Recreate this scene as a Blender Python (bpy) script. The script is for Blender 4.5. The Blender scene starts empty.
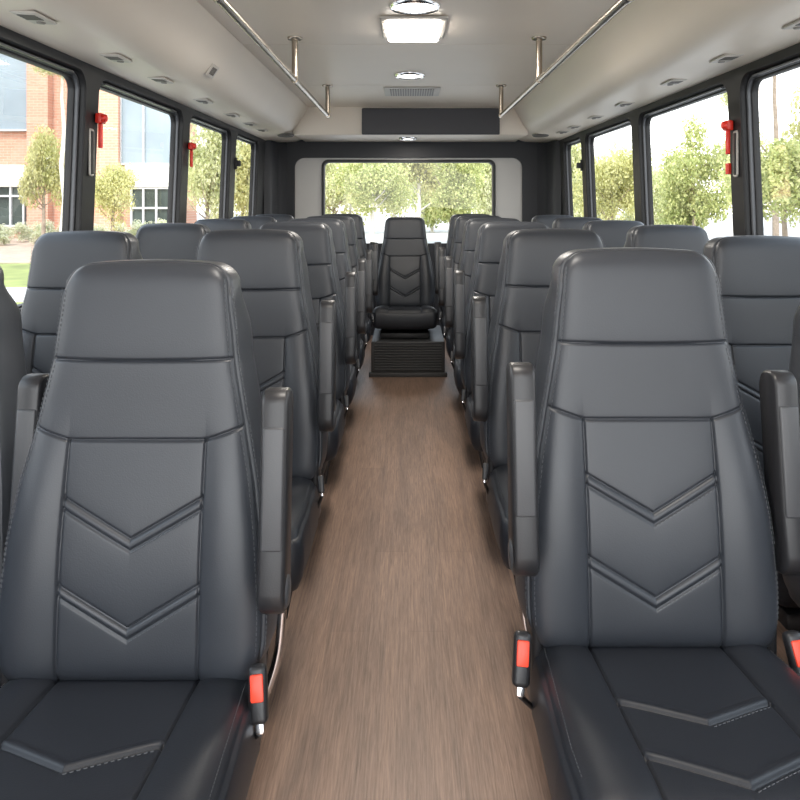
import bpy, bmesh, math, random
import numpy as np
from mathutils import Vector, Matrix

SC = bpy.context.scene
COL = SC.collection
CAMZ = 1.16
F = 784.0
VX, VY = 408.0, 202.0


def at(px, py, Y):
    """point at depth Y seen at a photo pixel (used only while measuring sizes)"""
    return ((px - VX) * Y / F, Y, CAMZ + (VY - py) * Y / F)


# ------------------------------------------------------------------ materials
def new_mat(name):
    m = bpy.data.materials.new(name)
    m.use_nodes = True
    nt = m.node_tree
    b = nt.nodes['Principled BSDF']
    return m, nt, b


def N(nt, t, **kw):
    n = nt.nodes.new(t)
    for k, v in kw.items():
        setattr(n, k, v)
    return n


def mat(name, col, rough=0.5, metal=0.0, spec=0.5, noise=0.0, nscale=30.0, bump=0.0, bscale=200.0, stretch=None, coat=0.0):
    m, nt, b = new_mat(name)
    b.inputs['Base Color'].default_value = (*col, 1)
    b.inputs['Roughness'].default_value = rough
    b.inputs['Metallic'].default_value = metal
    b.inputs['Specular IOR Level'].default_value = spec
    if coat:
        b.inputs['Coat Weight'].default_value = coat
    tc = N(nt, 'ShaderNodeTexCoord')
    mp = N(nt, 'ShaderNodeMapping')
    nt.links.new(tc.outputs['Object'], mp.inputs['Vector'])
    if stretch:
        mp.inputs['Scale'].default_value = stretch
    if noise:
        n = N(nt, 'ShaderNodeTexNoise')
        n.inputs['Scale'].default_value = nscale
        n.inputs['Detail'].default_value = 4
        nt.links.new(mp.outputs[0], n.inputs['Vector'])
        r = N(nt, 'ShaderNodeValToRGB')
        r.color_ramp.elements[0].position = 0.3
        r.color_ramp.elements[1].position = 0.7
        r.color_ramp.elements[0].color = (*[c * (1 - noise) for c in col], 1)
        r.color_ramp.elements[1].color = (*[min(1, c * (1 + noise)) for c in col], 1)
        nt.links.new(n.outputs['Fac'], r.inputs['Fac'])
        nt.links.new(r.outputs['Color'], b.inputs['Base Color'])
    if bump:
        n2 = N(nt, 'ShaderNodeTexNoise')
        n2.inputs['Scale'].default_value = bscale
        n2.inputs['Detail'].default_value = 3
        nt.links.new(mp.outputs[0], n2.inputs['Vector'])
        bp = N(nt, 'ShaderNodeBump')
        bp.inputs['Strength'].default_value = bump
        bp.inputs['Distance'].default_value = 0.002
        nt.links.new(n2.outputs['Fac'], bp.inputs['Height'])
        nt.links.new(bp.outputs['Normal'], b.inputs['Normal'])
    return m


def emit_mat(name, col, strength):
    m, nt, b = new_mat(name)
    b.inputs['Base Color'].default_value = (*col, 1)
    b.inputs['Emission Color'].default_value = (*col, 1)
    b.inputs['Emission Strength'].default_value = strength
    return m


def glass_mat(name, tint=(0.73, 0.74, 0.74), refl=0.06):
    m = bpy.data.materials.new(name)
    m.use_nodes = True
    nt = m.node_tree
    nt.nodes.clear()
    o = N(nt, 'ShaderNodeOutputMaterial')
    t = N(nt, 'ShaderNodeBsdfTransparent')
    t.inputs['Color'].default_value = (*tint, 1)
    g = N(nt, 'ShaderNodeBsdfGlossy')
    g.inputs['Roughness'].default_value = 0.02
    mx = N(nt, 'ShaderNodeMixShader')
    lw = N(nt, 'ShaderNodeLayerWeight')
    lw.inputs['Blend'].default_value = 0.15
    mm = N(nt, 'ShaderNodeMath', operation='MULTIPLY_ADD')
    mm.inputs[1].default_value = 0.25
    mm.inputs[2].default_value = refl * 0.5
    nt.links.new(lw.outputs['Fresnel'], mm.inputs[0])
    nt.links.new(mm.outputs[0], mx.inputs[0])
    nt.links.new(t.outputs[0], mx.inputs[1])
    nt.links.new(g.outputs[0], mx.inputs[2])
    nt.links.new(mx.outputs[0], o.inputs['Surface'])
    return m


def floor_mat():
    m, nt, b = new_mat('vinyl_wood_planks')
    tc = N(nt, 'ShaderNodeTexCoord')
    sep = N(nt, 'ShaderNodeSeparateXYZ')
    nt.links.new(tc.outputs['Object'], sep.inputs[0])
    # plank layout: planks run along y
    cmb = N(nt, 'ShaderNodeCombineXYZ')
    nt.links.new(sep.outputs['Y'], cmb.inputs['X'])
    nt.links.new(sep.outputs['X'], cmb.inputs['Y'])
    br = N(nt, 'ShaderNodeTexBrick')
    br.inputs['Scale'].default_value = 1.0
    br.inputs['Brick Width'].default_value = 1.3
    br.inputs['Row Height'].default_value = 0.105
    br.inputs['Mortar Size'].default_value = 0.0006
    br.inputs['Color1'].default_value = (0.290, 0.194, 0.142, 1)
    br.inputs['Color2'].default_value = (0.248, 0.166, 0.123, 1)
    br.inputs['Mortar'].default_value = (0.180, 0.120, 0.090, 1)
    br.offset = 0.37
    nt.links.new(cmb.outputs[0], br.inputs['Vector'])

    def grain(sx, sy, scale, detail, dist):
        mp = N(nt, 'ShaderNodeMapping')
        mp.inputs['Scale'].default_value = (sx, sy, 1)
        nt.links.new(tc.outputs['Object'], mp.inputs['Vector'])
        n = N(nt, 'ShaderNodeTexNoise')
        n.inputs['Scale'].default_value = scale
        n.inputs['Detail'].default_value = detail
        n.inputs['Roughness'].default_value = 0.65
        n.inputs['Distortion'].default_value = dist
        nt.links.new(mp.outputs[0], n.inputs['Vector'])
        return n
    g1 = grain(48, 1.6, 4.0, 6, 0.6)
    g2 = grain(7, 0.55, 1.6, 4, 1.4)
    g3 = grain(90, 5, 4.0, 3, 0.0)

    def ramp(n, p0, c0, p1, c1):
        r = N(nt, 'ShaderNodeValToRGB')
        r.color_ramp.elements[0].position = p0
        r.color_ramp.elements[1].position = p1
        r.color_ramp.elements[0].color = (*c0, 1)
        r.color_ramp.elements[1].color = (*c1, 1)
        nt.links.new(n.outputs['Fac'], r.inputs['Fac'])
        return r
    r1 = ramp(g1, 0.32, (0.66, 0.64, 0.63), 0.64, (1.13, 1.12, 1.12))
    r2 = ramp(g2, 0.36, (0.80, 0.81, 0.83), 0.66, (1.14, 1.12, 1.10))
    r3 = ramp(g3, 0.3, (0.84, 0.84, 0.84), 0.6, (1.04, 1.04, 1.04))
    last = br.outputs['Color']
    for r in (r1, r2, r3):
        mx = N(nt, 'ShaderNodeMix', data_type='RGBA', blend_type='MULTIPLY')
        mx.inputs[0].default_value = 1.0
        nt.links.new(last, mx.inputs[6])
        nt.links.new(r.outputs['Color'], mx.inputs[7])
        last = mx.outputs[2]
    nt.links.new(last, b.inputs['Base Color'])
    b.inputs['Roughness'].default_value = 0.42
    b.inputs['Specular IOR Level'].default_value = 0.42
    bp = N(nt, 'ShaderNodeBump')
    bp.inputs['Strength'].default_value = 0.18
    bp.inputs['Distance'].default_value = 0.002
    nt.links.new(g1.outputs['Fac'], bp.inputs['Height'])
    nt.links.new(bp.outputs['Normal'], b.inputs['Normal'])
    return m


def brick_mat():
    m, nt, b = new_mat('red_brick')
    tc = N(nt, 'ShaderNodeTexCoord')
    sep = N(nt, 'ShaderNodeSeparateXYZ')
    nt.links.new(tc.outputs['Object'], sep.inputs[0])
    cmb = N(nt, 'ShaderNodeCombineXYZ')
    nt.links.new(sep.outputs['X'], cmb.inputs['X'])
    nt.links.new(sep.outputs['Z'], cmb.inputs['Y'])
    br = N(nt, 'ShaderNodeTexBrick')
    br.inputs['Scale'].default_value = 1.0
    br.inputs['Brick Width'].default_value = 0.4
    br.inputs['Row Height'].default_value = 0.14
    br.inputs['Mortar Size'].default_value = 0.012
    br.inputs['Color1'].default_value = (0.55, 0.29, 0.20, 1)
    br.inputs['Color2'].default_value = (0.50, 0.25, 0.17, 1)
    br.inputs['Mortar'].default_value = (0.52, 0.40, 0.33, 1)
    nt.links.new(cmb.outputs[0], br.inputs['Vector'])
    nt.links.new(br.outputs['Color'], b.inputs['Base Color'])
    b.inputs['Roughness'].default_value = 0.85
    return m


def leaf_mat(name, c0, c1):
    m, nt, b = new_mat(name)
    g = N(nt, 'ShaderNodeNewGeometry')
    r = N(nt, 'ShaderNodeValToRGB')
    r.color_ramp.elements[0].color = (*c0, 1)
    r.color_ramp.elements[1].color = (*c1, 1)
    nt.links.new(g.outputs['Random Per Island'], r.inputs['Fac'])
    nt.links.new(r.outputs['Color'], b.inputs['Base Color'])
    b.inputs['Roughness'].default_value = 0.55
    tr = N(nt, 'ShaderNodeBsdfTranslucent')
    nt.links.new(r.outputs['Color'], tr.inputs['Color'])
    mx = N(nt, 'ShaderNodeMixShader')
    mx.inputs[0].default_value = 0.45
    nt.links.new(b.outputs[0], mx.inputs[1])
    nt.links.new(tr.outputs[0], mx.inputs[2])
    nt.links.new(mx.outputs[0], nt.nodes['Material Output'].inputs['Surface'])
    return m


M = {}
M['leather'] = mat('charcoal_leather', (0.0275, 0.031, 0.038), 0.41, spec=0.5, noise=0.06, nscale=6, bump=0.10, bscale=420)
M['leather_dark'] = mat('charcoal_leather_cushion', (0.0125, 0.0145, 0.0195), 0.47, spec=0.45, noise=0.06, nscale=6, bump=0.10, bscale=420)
M['thread'] = mat('grey_thread', (0.085, 0.088, 0.095), 0.75)
M['plastic'] = mat('black_plastic', (0.018, 0.018, 0.020), 0.38, spec=0.5, bump=0.12, bscale=500)
M['plastic_grey'] = mat('dark_grey_plastic', (0.050, 0.051, 0.055), 0.42, spec=0.5, bump=0.12, bscale=500)
M['black_metal'] = mat('black_powder_coat', (0.014, 0.014, 0.015), 0.45, spec=0.4)
M['chrome'] = mat('polished_chrome', (0.78, 0.78, 0.80), 0.14, metal=1.0)
M['steel'] = mat('brushed_steel', (0.36, 0.31, 0.255), 0.26, metal=1.0, bump=0.1, bscale=60, stretch=(20, 1, 20))
M['loop'] = mat('pale_grey_loop', (0.42, 0.40, 0.37), 0.4)
M['red'] = mat('red_plastic', (0.72, 0.028, 0.015), 0.35)
M['buckle_red'] = mat('buckle_red', (0.85, 0.06, 0.025), 0.4)
M['floor'] = floor_mat()
M['ceil'] = mat('beige_ceiling_panel', (0.73, 0.635, 0.535), 0.42, spec=0.35, noise=0.02, nscale=2)
M['cove'] = mat('beige_cove_plastic', (0.73, 0.65, 0.555), 0.45, spec=0.35, noise=0.02, nscale=2)
M['seam'] = mat('seam_dark_strip', (0.26, 0.23, 0.20), 0.6)  # brown-grey roof skin, shows as dark joints between ceiling panels
M['wall'] = mat('charcoal_wall_trim', (0.010, 0.010, 0.011), 0.5, spec=0.4, bump=0.08, bscale=300)
M['wall_rear'] = mat('charcoal_rear_trim', (0.021, 0.022, 0.026), 0.55, spec=0.4, bump=0.08, bscale=300)
M['frame'] = mat('anodised_dark_frame', (0.075, 0.078, 0.086), 0.36, metal=0.3)
M['rubber'] = mat('black_rubber', (0.010, 0.010, 0.011), 0.5)
M['panel_grey'] = mat('light_grey_liner', (0.50, 0.49, 0.47), 0.5, noise=0.03, nscale=3)
M['panel_dark'] = mat('slate_panel', (0.040, 0.039, 0.045), 0.5, noise=0.05, nscale=3)
M['vent'] = mat('vent_plastic', (0.52, 0.48, 0.43), 0.45)
M['vent_dark'] = mat('vent_slot', (0.10, 0.092, 0.082), 0.6)
M['vent_mid'] = mat('vent_louvre', (0.24, 0.22, 0.195), 0.5)
M['heater'] = mat('heater_grey', (0.042, 0.041, 0.041), 0.5, spec=0.4)
M['glass'] = glass_mat('window_glass')
M['lamp'] = emit_mat('lamp_diffuser', (1.0, 0.95, 0.88), 7.0)
M['asphalt'] = mat('asphalt', (0.36, 0.35, 0.34), 0.9, noise=0.1, nscale=3)
M['concrete'] = mat('concrete_path', (0.50, 0.48, 0.46), 0.85, noise=0.06, nscale=2)
M['grass'] = mat('lawn_grass', (0.22, 0.25, 0.075), 0.9, noise=0.3, nscale=1.2)
M['mulch'] = mat('gravel_bed', (0.40, 0.30, 0.23), 0.9, noise=0.2, nscale=4)
M['brick'] = brick_mat()
M['white_band'] = mat('white_concrete_band', (0.66, 0.64, 0.61), 0.7, noise=0.04, nscale=1)
M['bglass'] = mat('blue_sky_glazing', (0.25, 0.30, 0.34), 0.2, spec=0.35, noise=0.18, nscale=0.3)
M['sglass'] = mat('dark_storefront_glazing', (0.045, 0.058, 0.052), 0.25, spec=0.25, noise=0.5, nscale=0.6)
M['mullion'] = mat('pale_mullion', (0.50, 0.51, 0.52), 0.5)
M['bark'] = mat('grey_brown_bark', (0.30, 0.235, 0.18), 0.9, noise=0.3, nscale=8)
M['bark_pale'] = mat('pale_bark', (0.62, 0.57, 0.52), 0.85, noise=0.15, nscale=6)
M['leaf_yellow'] = leaf_mat('yellow_green_leaves', (0.40, 0.40, 0.15), (0.70, 0.66, 0.34))
M['leaf_green'] = leaf_mat('green_leaves', (0.27, 0.32, 0.10), (0.62, 0.61, 0.28))
M['leaf_pale'] = leaf_mat('pale_leaves', (0.44, 0.47, 0.22), (0.78, 0.76, 0.50))
M['leaf_white'] = leaf_mat('white_blossom_leaves', (0.42, 0.46, 0.24), (0.85, 0.83, 0.70))


# ------------------------------------------------------------------ mesh helpers
def link(name, me, m, parent=None, smooth=False, loc=None):
    o = bpy.data.objects.new(name, me)
    COL.objects.link(o)
    if m is not None and not me.materials:
        me.materials.append(m)
    if parent is not None:
        o.parent = parent
    if loc is not None:
        o.location = loc
    if smooth:
        me.polygons.foreach_set('use_smooth', [True] * len(me.polygons))
    return o


def pydata(name, v, f, m, parent=None, smooth=False, loc=None):
    me = bpy.data.meshes.new(name)
    me.from_pydata([tuple(map(float, p)) for p in v], [], [tuple(map(int, q)) for q in f])
    me.update()
    return link(name, me, m, parent, smooth, loc)


class MB:
    """collects shapes of ONE part"""

    def __init__(self):
        self.bm = bmesh.new()

    def _add(self, v, f):
        vs = [self.bm.verts.new(p) for p in v]
        for q in f:
            try:
                self.bm.faces.new([vs[i] for i in q])
            except ValueError:
                pass
        return vs

    def box(self, lo, hi, bevel=0.0, seg=2, mtx=None):
        b = bmesh.new()
        bmesh.ops.create_cube(b, size=1.0)
        c = [(lo[i] + hi[i]) / 2 for i in range(3)]
        s = [hi[i] - lo[i] for i in range(3)]
        for v in b.verts:
            v.co = Vector((v.co.x * s[0] + c[0], v.co.y * s[1] + c[1], v.co.z * s[2] + c[2]))
        if bevel > 0:
            bmesh.ops.bevel(b, geom=b.edges[:], offset=bevel, segments=seg, affect='EDGES', profile=0.5)
        if mtx is not None:
            b.transform(mtx)
        self._merge(b)
        return self

    def _merge(self, b):
        b.verts.index_update()
        v = [x.co.copy() for x in b.verts]
        f = [[x.index for x in q.verts] for q in b.faces]
        b.free()
        self._add(v, f)

    def lathe(self, prof, seg=24, mtx=None, axis='Z'):
        """prof = [(r, h)...] spun about Z"""
        v, f = [], []
        n = len(prof)
        for k in range(seg):
            a = 2 * math.pi * k / seg
            for r, h in prof:
                p = Vector((r * math.cos(a), r * math.sin(a), h))
                if mtx is not None:
                    p = mtx @ p
                v.append(p)
        for k in range(seg):
            for i in range(n - 1):
                f.append((k * n + i, ((k + 1) % seg) * n + i, ((k + 1) % seg) * n + i + 1, k * n + i + 1))
        self._add(v, f)
        return self

    def tube(self, pts, r, seg=12, cap=True, r_end=None):
        pts = [Vector(p) for p in pts]
        n = len(pts)
        v, f = [], []
        t0 = (pts[1] - pts[0]).normalized()
        up = Vector((0, 0, 1)) if abs(t0.z) < 0.9 else Vector((0, 1, 0))
        nrm = t0.cross(up).normalized()
        for i in range(n):
            if i == 0:
                t = pts[1] - pts[0]
            elif i == n - 1:
                t = pts[-1] - pts[-2]
            else:
                t = (pts[i + 1] - pts[i]).normalized() + (pts[i] - pts[i - 1]).normalized()
            t.normalize()
            nrm = (nrm - t * nrm.dot(t)).normalized()
            bn = t.cross(nrm)
            rr = r if r_end is None else r + (r_end - r) * i / (n - 1)
            for k in range(seg):
                a = 2 * math.pi * k / seg
                v.append(pts[i] + nrm * (rr * math.cos(a)) + bn * (rr * math.sin(a)))
        for i in range(n - 1):
            for k in range(seg):
                f.append((i * seg + k, i * seg + (k + 1) % seg, (i + 1) * seg + (k + 1) % seg, (i + 1) * seg + k))
        if cap:
            f.append(tuple(reversed(range(seg))))
            f.append(tuple((n - 1) * seg + k for k in range(seg)))
        self._add(v, f)
        return self

    def poly(self, v, f):
        self._add([Vector(p) for p in v], f)
        return self

    def build(self, name, m, parent=None, smooth=None, loc=None):
        bmesh.ops.recalc_face_normals(self.bm, faces=self.bm.faces[:])
        me = bpy.data.meshes.new(name)
        self.bm.to_mesh(me)
        self.bm.free()
        o = link(name, me, m, parent, False, loc)
        if smooth is not None:
            me.polygons.foreach_set('use_smooth', [True] * len(me.polygons))
            me.set_sharp_from_angle(angle=math.radians(smooth))
        return o


def fillet(pts, r, n=6):
    pts = [Vector(p) for p in pts]
    out = [pts[0]]
    for i in range(1, len(pts) - 1):
        a, b, c = pts[i - 1], pts[i], pts[i + 1]
        d1, d2 = (a - b), (c - b)
        q = min(r, d1.length * 0.45, d2.length * 0.45)
        p1, p2 = b + d1.normalized() * q, b + d2.normalized() * q
        for k in range(n + 1):
            t = k / n
            out.append(p1 * (1 - t) ** 2 + b * 2 * t * (1 - t) + p2 * t * t)
    out.append(pts[-1])
    return out


def tag(o, label=None, cat=None, group=None, kind=None):
    if label:
        o['label'] = label
    if cat:
        o['category'] = cat
    if group:
        o['group'] = group
    if kind:
        o['kind'] = kind
    return o


def empty(name, loc, label=None, cat=None, group=None, rz=0.0):
    o = bpy.data.objects.new(name, None)
    COL.objects.link(o)
    o.location = loc
    o.rotation_euler = (0, 0, rz)
    o.empty_display_size = 0.1
    return tag(o, label, cat, group)


def copy_tree(o, parent=None):
    c = o.copy()
    COL.objects.link(c)
    if parent is not None:
        c.parent = parent
    for ch in list(o.children):
        copy_tree(ch, c)
    return c


# ------------------------------------------------------------------ shell
YF, YR = -0.7, 6.85          # open windscreen end, rear wall
XW = {-1: 1.175, 1: 1.25}     # wall distance either side at window-top height
ZTOP = 1.67
LEAN = 0.04
CZ = 1.903                    # ceiling height
DEEP = 0.058


def wx(side, z, out=0.0):
    return side * (XW[side] + LEAN * (1.66 - z) + out)


def rrect(a0, a1, b0, b1, r, n=8):
    """rounded rectangle loop CCW, as (list of points, corner ids)"""
    pts = []
    for (cx, cy, a) in ((a1 - r, b0 + r, -90), (a1 - r, b1 - r, 0), (a0 + r, b1 - r, 90), (a0 + r, b0 + r, 180)):
        for k in range(n + 1):
            t = math.radians(a + 90 * k / n)
            pts.append((cx + r * math.cos(t), cy + r * math.sin(t)))
    return pts


def ring_faces(outer, a0, a1, b0, b1, r, n=8):
    """faces between rect corners and a rounded hole. returns verts2d, faces (outer corners first)"""
    A0, A1, B0, B1 = outer
    v = [(A1, B0), (A1, B1), (A0, B1), (A0, B0)]
    hole = rrect(a0, a1, b0, b1, r, n)
    v += hole
    f = []
    m = n + 1
    for c in range(4):
        for k in range(n):
            f.append((c, 4 + c * m + k + 1, 4 + c * m + k))
        f.append((c, (c + 1) % 4, 4 + ((c + 1) % 4) * m, 4 + c * m + n))
    return v, f


def loops_bridge(na, off_a, off_b, flip=False):
    f = []
    for k in range(na):
        q = (off_a + k, off_a + (k + 1) % na, off_b + (k + 1) % na, off_b + k)
        f.append(tuple(reversed(q)) if flip else q)
    return f


WIN = {
    -1: [(0.30, 1.54), (1.66, 2.875), (2.99, 4.115), (4.24, 5.235), (5.385, 6.20)],
    1: [(0.35, 1.60), (1.72, 2.965), (3.075, 4.275), (4.40, 5.56), (5.68, 6.34)],
}
ZW0, ZW1 = 0.80, 1.638


def side_wall(side):
    mb = MB()
    wins = WIN[side]
    edges = [YF] + [(wins[i][1] + wins[i + 1][0]) / 2 for i in range(len(wins) - 1)] + [YR]
    P = lambda y, z, out=0.0: (wx(side, z, out), y, z)
    rad = 0.075
    for i, (a, b) in enumerate(wins):
        v2, f = ring_faces((edges[i], edges[i + 1], 0.0, ZTOP), a, b, ZW0, ZW1, rad)
        mb.poly([P(y, z) for y, z in v2], f)
        hole = rrect(a, b, ZW0, ZW1, rad)
        n = len(hole)
        # rounded lip then reveal
        seq = [(0.0, 0.0), (0.004, 0.006), (0.006, 0.018), (0.006, DEEP)]
        for (i0, o0), (i1, o1) in zip(seq, seq[1:]):
            l0 = [P(y, z, o0) for y, z in rrect(a + i0, b - i0, ZW0 + i0, ZW1 - i0, rad)]
            l1 = [P(y, z, o1) for y, z in rrect(a + i1, b - i1, ZW0 + i1, ZW1 - i1, rad)]
            mb.poly(l0 + l1, loops_bridge(n, 0, n))
    # outer skin keeps daylight out of the wall thickness
    for i, (a, b) in enumerate(wins):
        v2, f = ring_faces((edges[i], edges[i + 1], 0.0, ZTOP + 0.3), a, b, ZW0, ZW1, rad)
        mb.poly([P(y, z, DEEP + 0.004) for y, z in v2], f)
    o = mb.build('wall_left' if side < 0 else 'wall_right', M['wall'], smooth=40)
    tag(o, 'charcoal bus side wall with window openings', kind='structure')
    return o


for s in (-1, 1):
    side_wall(s)


def prism_ring(side, a, b, z0, z1, rad, w, o0, o1, name, m, parent):
    """frame ring standing in a window opening: inset 0..w, depth o0..o1"""
    P = lambda y, z, out: (wx(side, z, out), y, z)
    L = lambda i, o: [P(y, z, o) for y, z in rrect(a + i, b - i, z0 + i, z1 - i, max(0.012, rad - i))]
    loops = [L(0, o1), L(0, o0), L(w * 0.25, o0 - 0.003), L(w * 0.75, o0 - 0.003), L(w, o0), L(w, o1)]
    n = len(loops[0])
    v = [p for l in loops for p in l]
    f = []
    for k in range(len(loops)):
        f += loops_bridge(n, k * n, ((k + 1) % len(loops)) * n)
    mb = MB()
    mb.poly(v, f)
    return mb.build(name, m, parent, smooth=40)


wn = 0
for s in (-1, 1):
    for (a, b) in WIN[s]:
        wn += 1
        w = empty('window_%d' % wn, (0, 0, 0))
        tag(w, 'dark framed bus side window', kind='structure')
        e = 0.007
        prism_ring(s, a + e, b - e, ZW0 + e, ZW1 - e, 0.068, 0.013, 0.024, DEEP, 'frame', M['frame'], w)
        prism_ring(s, a + e + 0.013, b - e - 0.013, ZW0 + e + 0.013, ZW1 - e - 0.013, 0.058, 0.008, 0.038, DEEP, 'gasket', M['rubber'], w)
        # aluminium track along the top of the opening
        mb = MB()
        z = ZW1 - 0.012
        mb.poly([(wx(s, z, o), y, zz) for y in (a + 0.09, b - 0.09) for (o, zz) in ((0.012, z), (0.028, z), (0.028, z - 0.006), (0.012, z - 0.006))],
                [(0, 1, 5, 4), (1, 2, 6, 5), (2, 3, 7, 6), (3, 0, 4, 7), (0, 3, 2, 1), (4, 5, 6, 7)])
        mb.build('track', M['frame'], w)
        i = 0.026
        lp = [(wx(s, z, 0.050), y, z) for y, z in rrect(a + i, b - i, ZW0 + i, ZW1 - i, 0.045)]
        lq = [(wx(s, z, 0.053), y, z) for y, z in rrect(a + i, b - i, ZW0 + i, ZW1 - i, 0.045)]
        n = len(lp)
        MB().poly(lp, [tuple(range(n))]).build('pane', M['glass'], w)

# sill ledge and lower side lining
for k, s in ((1, -1), (2, 1)):
    mb = MB()
    prof = [(0.0, 0.78), (0.035, 0.775), (0.05, 0.75), (0.05, 0.70), (0.03, 0.66), (0.03, 0.10), (0.0, 0.10)]
    v = []
    for y in (YF, YR - 0.02):
        for (d, z) in prof:
            v.append((wx(s, z, -d - 0.001), y, z))
    n = len(prof)
    f = [(i, (i + 1) % n, n + (i + 1) % n, n + i) for i in range(n)] + [tuple(range(n)), tuple(range(n, 2 * n))]
    mb.poly(v, f)
    tag(mb.build('trim_%d' % k, M['wall_rear'], smooth=30), 'grey side lining ledge under the windows', kind='structure')

# floor
mb = MB()
mb.box((-1.26, YF, -0.06), (1.34, YR, 0.0))
tag(mb.build('floor', M['floor']), 'brown wood-look vinyl plank floor', kind='structure')

# ceiling with seams
mb = MB()
cx0, cx1 = -0.80, 0.87
seams = [YF, 0.6, 2.25, 3.70, 4.98, 6.16]
for y0, y1 in zip(seams, seams[1:]):
    mb.box((cx0, y0 + 0.002, CZ), (cx1, y1 - 0.002, CZ + 0.02), 0.0015, 1)
tag(mb.build('ceiling', M['ceil']), 'beige panelled bus ceiling', kind='structure')
mb = MB()
mb.box((-1.30, YF, CZ + 0.02), (1.38, YR + 0.12, CZ + 0.06))
tag(mb.build('roof', M['seam']), 'roof skin', kind='structure')

# side coves
for k, s in ((3, -1), (4, 1)):
    w = XW[s]
    e = w - (0.905 if s < 0 else 0.945)
    edge = [(w + 0.07, 1.664), (w - 0.001, 1.668), (w - 0.03, 1.676)]
    bx = w - 0.262          # start of the rounding
    top = w - 0.398
    if s > 0:
        bx, top = w - 0.310, w - 0.425
    pr = [Vector((x, 0, z)) for x, z in edge] + [Vector((bx - 0.0, 0, 1.687)), Vector((top + 0.02, 0, 1.865)), Vector((top, 0, CZ + 0.01))]
    pr = fillet(pr, 0.12, 12)
    v, f = [], []
    n = len(pr)
    ys = list(np.linspace(YF, YR, 30))
    for y in ys:
        for p in pr:
            v.append((s * p.x, y, p.z))
    for j in range(len(ys) - 1):
        for i in range(n - 1):
            f.append((j * n + i, j * n + i + 1, (j + 1) * n + i + 1, (j + 1) * n + i))
    mb = MB()
    mb.poly(v, f)
    tag(mb.build('trim_%d' % k, M['cove'], smooth=40), 'beige moulded duct cove above the windows', kind='structure')

# rear bulkhead box
YB = 6.13
mb = MB()
mb.box((-0.90, YB, 1.684), (0.94, YR, CZ + 0.015), 0.012, 3)
tag(mb.build('trim_5', M['cove'], smooth=40), 'beige ceiling bulkhead over the rear seats', kind='structure')

# rear wall: dark surround with rounded recess, light liner, window
RP = F / YR


def rx(px):
    return (px - VX) / RP


def rz(py):
    return CAMZ + (VY - py) / RP


mb = MB()
v2, f = ring_faces((-1.30, 1.38, 0.0, 1.70), rx(295), rx(522), 0.80, rz(158), 0.085)
P = lambda x, z, d: (x, YR - 0.03 + d, z)
mb.poly([P(x, z, 0) for x, z in v2], f)
h = rrect(rx(295), rx(522), 0.80, rz(158), 0.085)
mb.poly([P(x, z, 0) for x, z in h] + [P(x, z, 0.03) for x, z in h], loops_bridge(len(h), 0, len(h)))
for s in (-1, 1):      # corner posts between side windows and rear wall
    y0 = 6.46
    pr = fillet([Vector((wx(s, 1.3, -0.002), y0, 0)), Vector((wx(s, 1.3, -0.055), y0 + 0.05, 0)), Vector((wx(s, 1.3, -0.075), YR - 0.12, 0)), Vector((wx(s, 1.3, -0.14), YR - 0.028, 0))], 0.05, 6)
    v = []
    for z in (0.0, 1.672):
        v += [(p.x, p.y, z) for p in pr]
    n = len(pr)
    mb.poly(v, [(i, i + 1, n + i + 1, n + i) for i in range(n - 1)])
tag(mb.build('wall_rear', M['wall_rear'], smooth=35), 'charcoal rear wall with rounded window surround', kind='structure')
mb = MB()
v2, f = ring_faces((-1.30, 1.38, 0.0, 1.72), rx(322), rx(495), rz(248), rz(160), 0.055)
mb.poly([(x, YR, z) for x, z in v2], f)
mb.poly([(x, YR + 0.10, z) for x, z in v2], f)
h = rrect(rx(322), rx(495), rz(248), rz(160), 0.055)
mb.poly([(x, YR, z) for x, z in h] + [(x, YR + 0.10, z) for x, z in h], loops_bridge(len(h), 0, len(h)))
tag(mb.build('trim_6', M['panel_grey'], smooth=35), 'light grey liner around the rear window', kind='structure')
w = tag(empty('window_%d' % (wn + 1), (0, YR, 0)), 'wide rear window with black gasket', kind='structure')
mb = MB()
A = (rx(322), rx(495), rz(248), rz(160))
loops = []
for i, d in ((-0.004, -0.004), (0.002, -0.016), (0.018, -0.016), (0.024, -0.004), (0.024, 0.05), (-0.004, 0.05)):
    loops.append([(x, d, z) for x, z in rrect(A[0] + i, A[1] - i, A[2] + i, A[3] - i, 0.055 - i * 0.6)])
n = len(loops[0])
v = [p for l in loops for p in l]
f = []
for k in range(6):
    f += loops_bridge(n, k * n, ((k + 1) % 6) * n)
mb.poly(v, f)
mb.build('gasket', M['rubber'], w, smooth=40)
lp = [(x, 0.03, z) for x, z in rrect(A[0] + .02, A[1] - .02, A[2] + .02, A[3] - .02, 0.045)]
MB().poly(lp, [tuple(range(len(lp)))]).build('pane', M['glass'], w)

# dark slate panel on the bulkhead face
mb = MB()
mb.box((-0.36, YB - 0.03, CAMZ + (VY - 134.5) * 6.1 / F), (0.715, YB, CAMZ + (VY - 108) * 6.1 / F), 0.008, 2)
o = mb.build('bulkhead_panel', M['panel_dark'])
tag(o, 'long dark slate panel mounted on the beige bulkhead above rear window', 'panel')

# ------------------------------------------------------------------ ceiling fixtures


def round_light(x, y, z, d, label):
    e = empty('ceiling_light', (x, y, z), label, 'ceiling light', 'round ceiling lights')
    r = d / 2
    MB().lathe([(r * 0.80, -0.006), (r * 0.82, -0.014), (r * 0.90, -0.016), (r * 0.97, -0.010), (r, -0.0005), (r, 0.0)], 40).build('bezel', M['chrome'], e, smooth=50)
    MB().lathe([(0.0, -0.0125), (r * 0.45, -0.0115), (r * 0.78, -0.008), (r * 0.80, -0.005)], 40).build('diffuser', M['lamp'], e, smooth=50)
    return e


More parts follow.
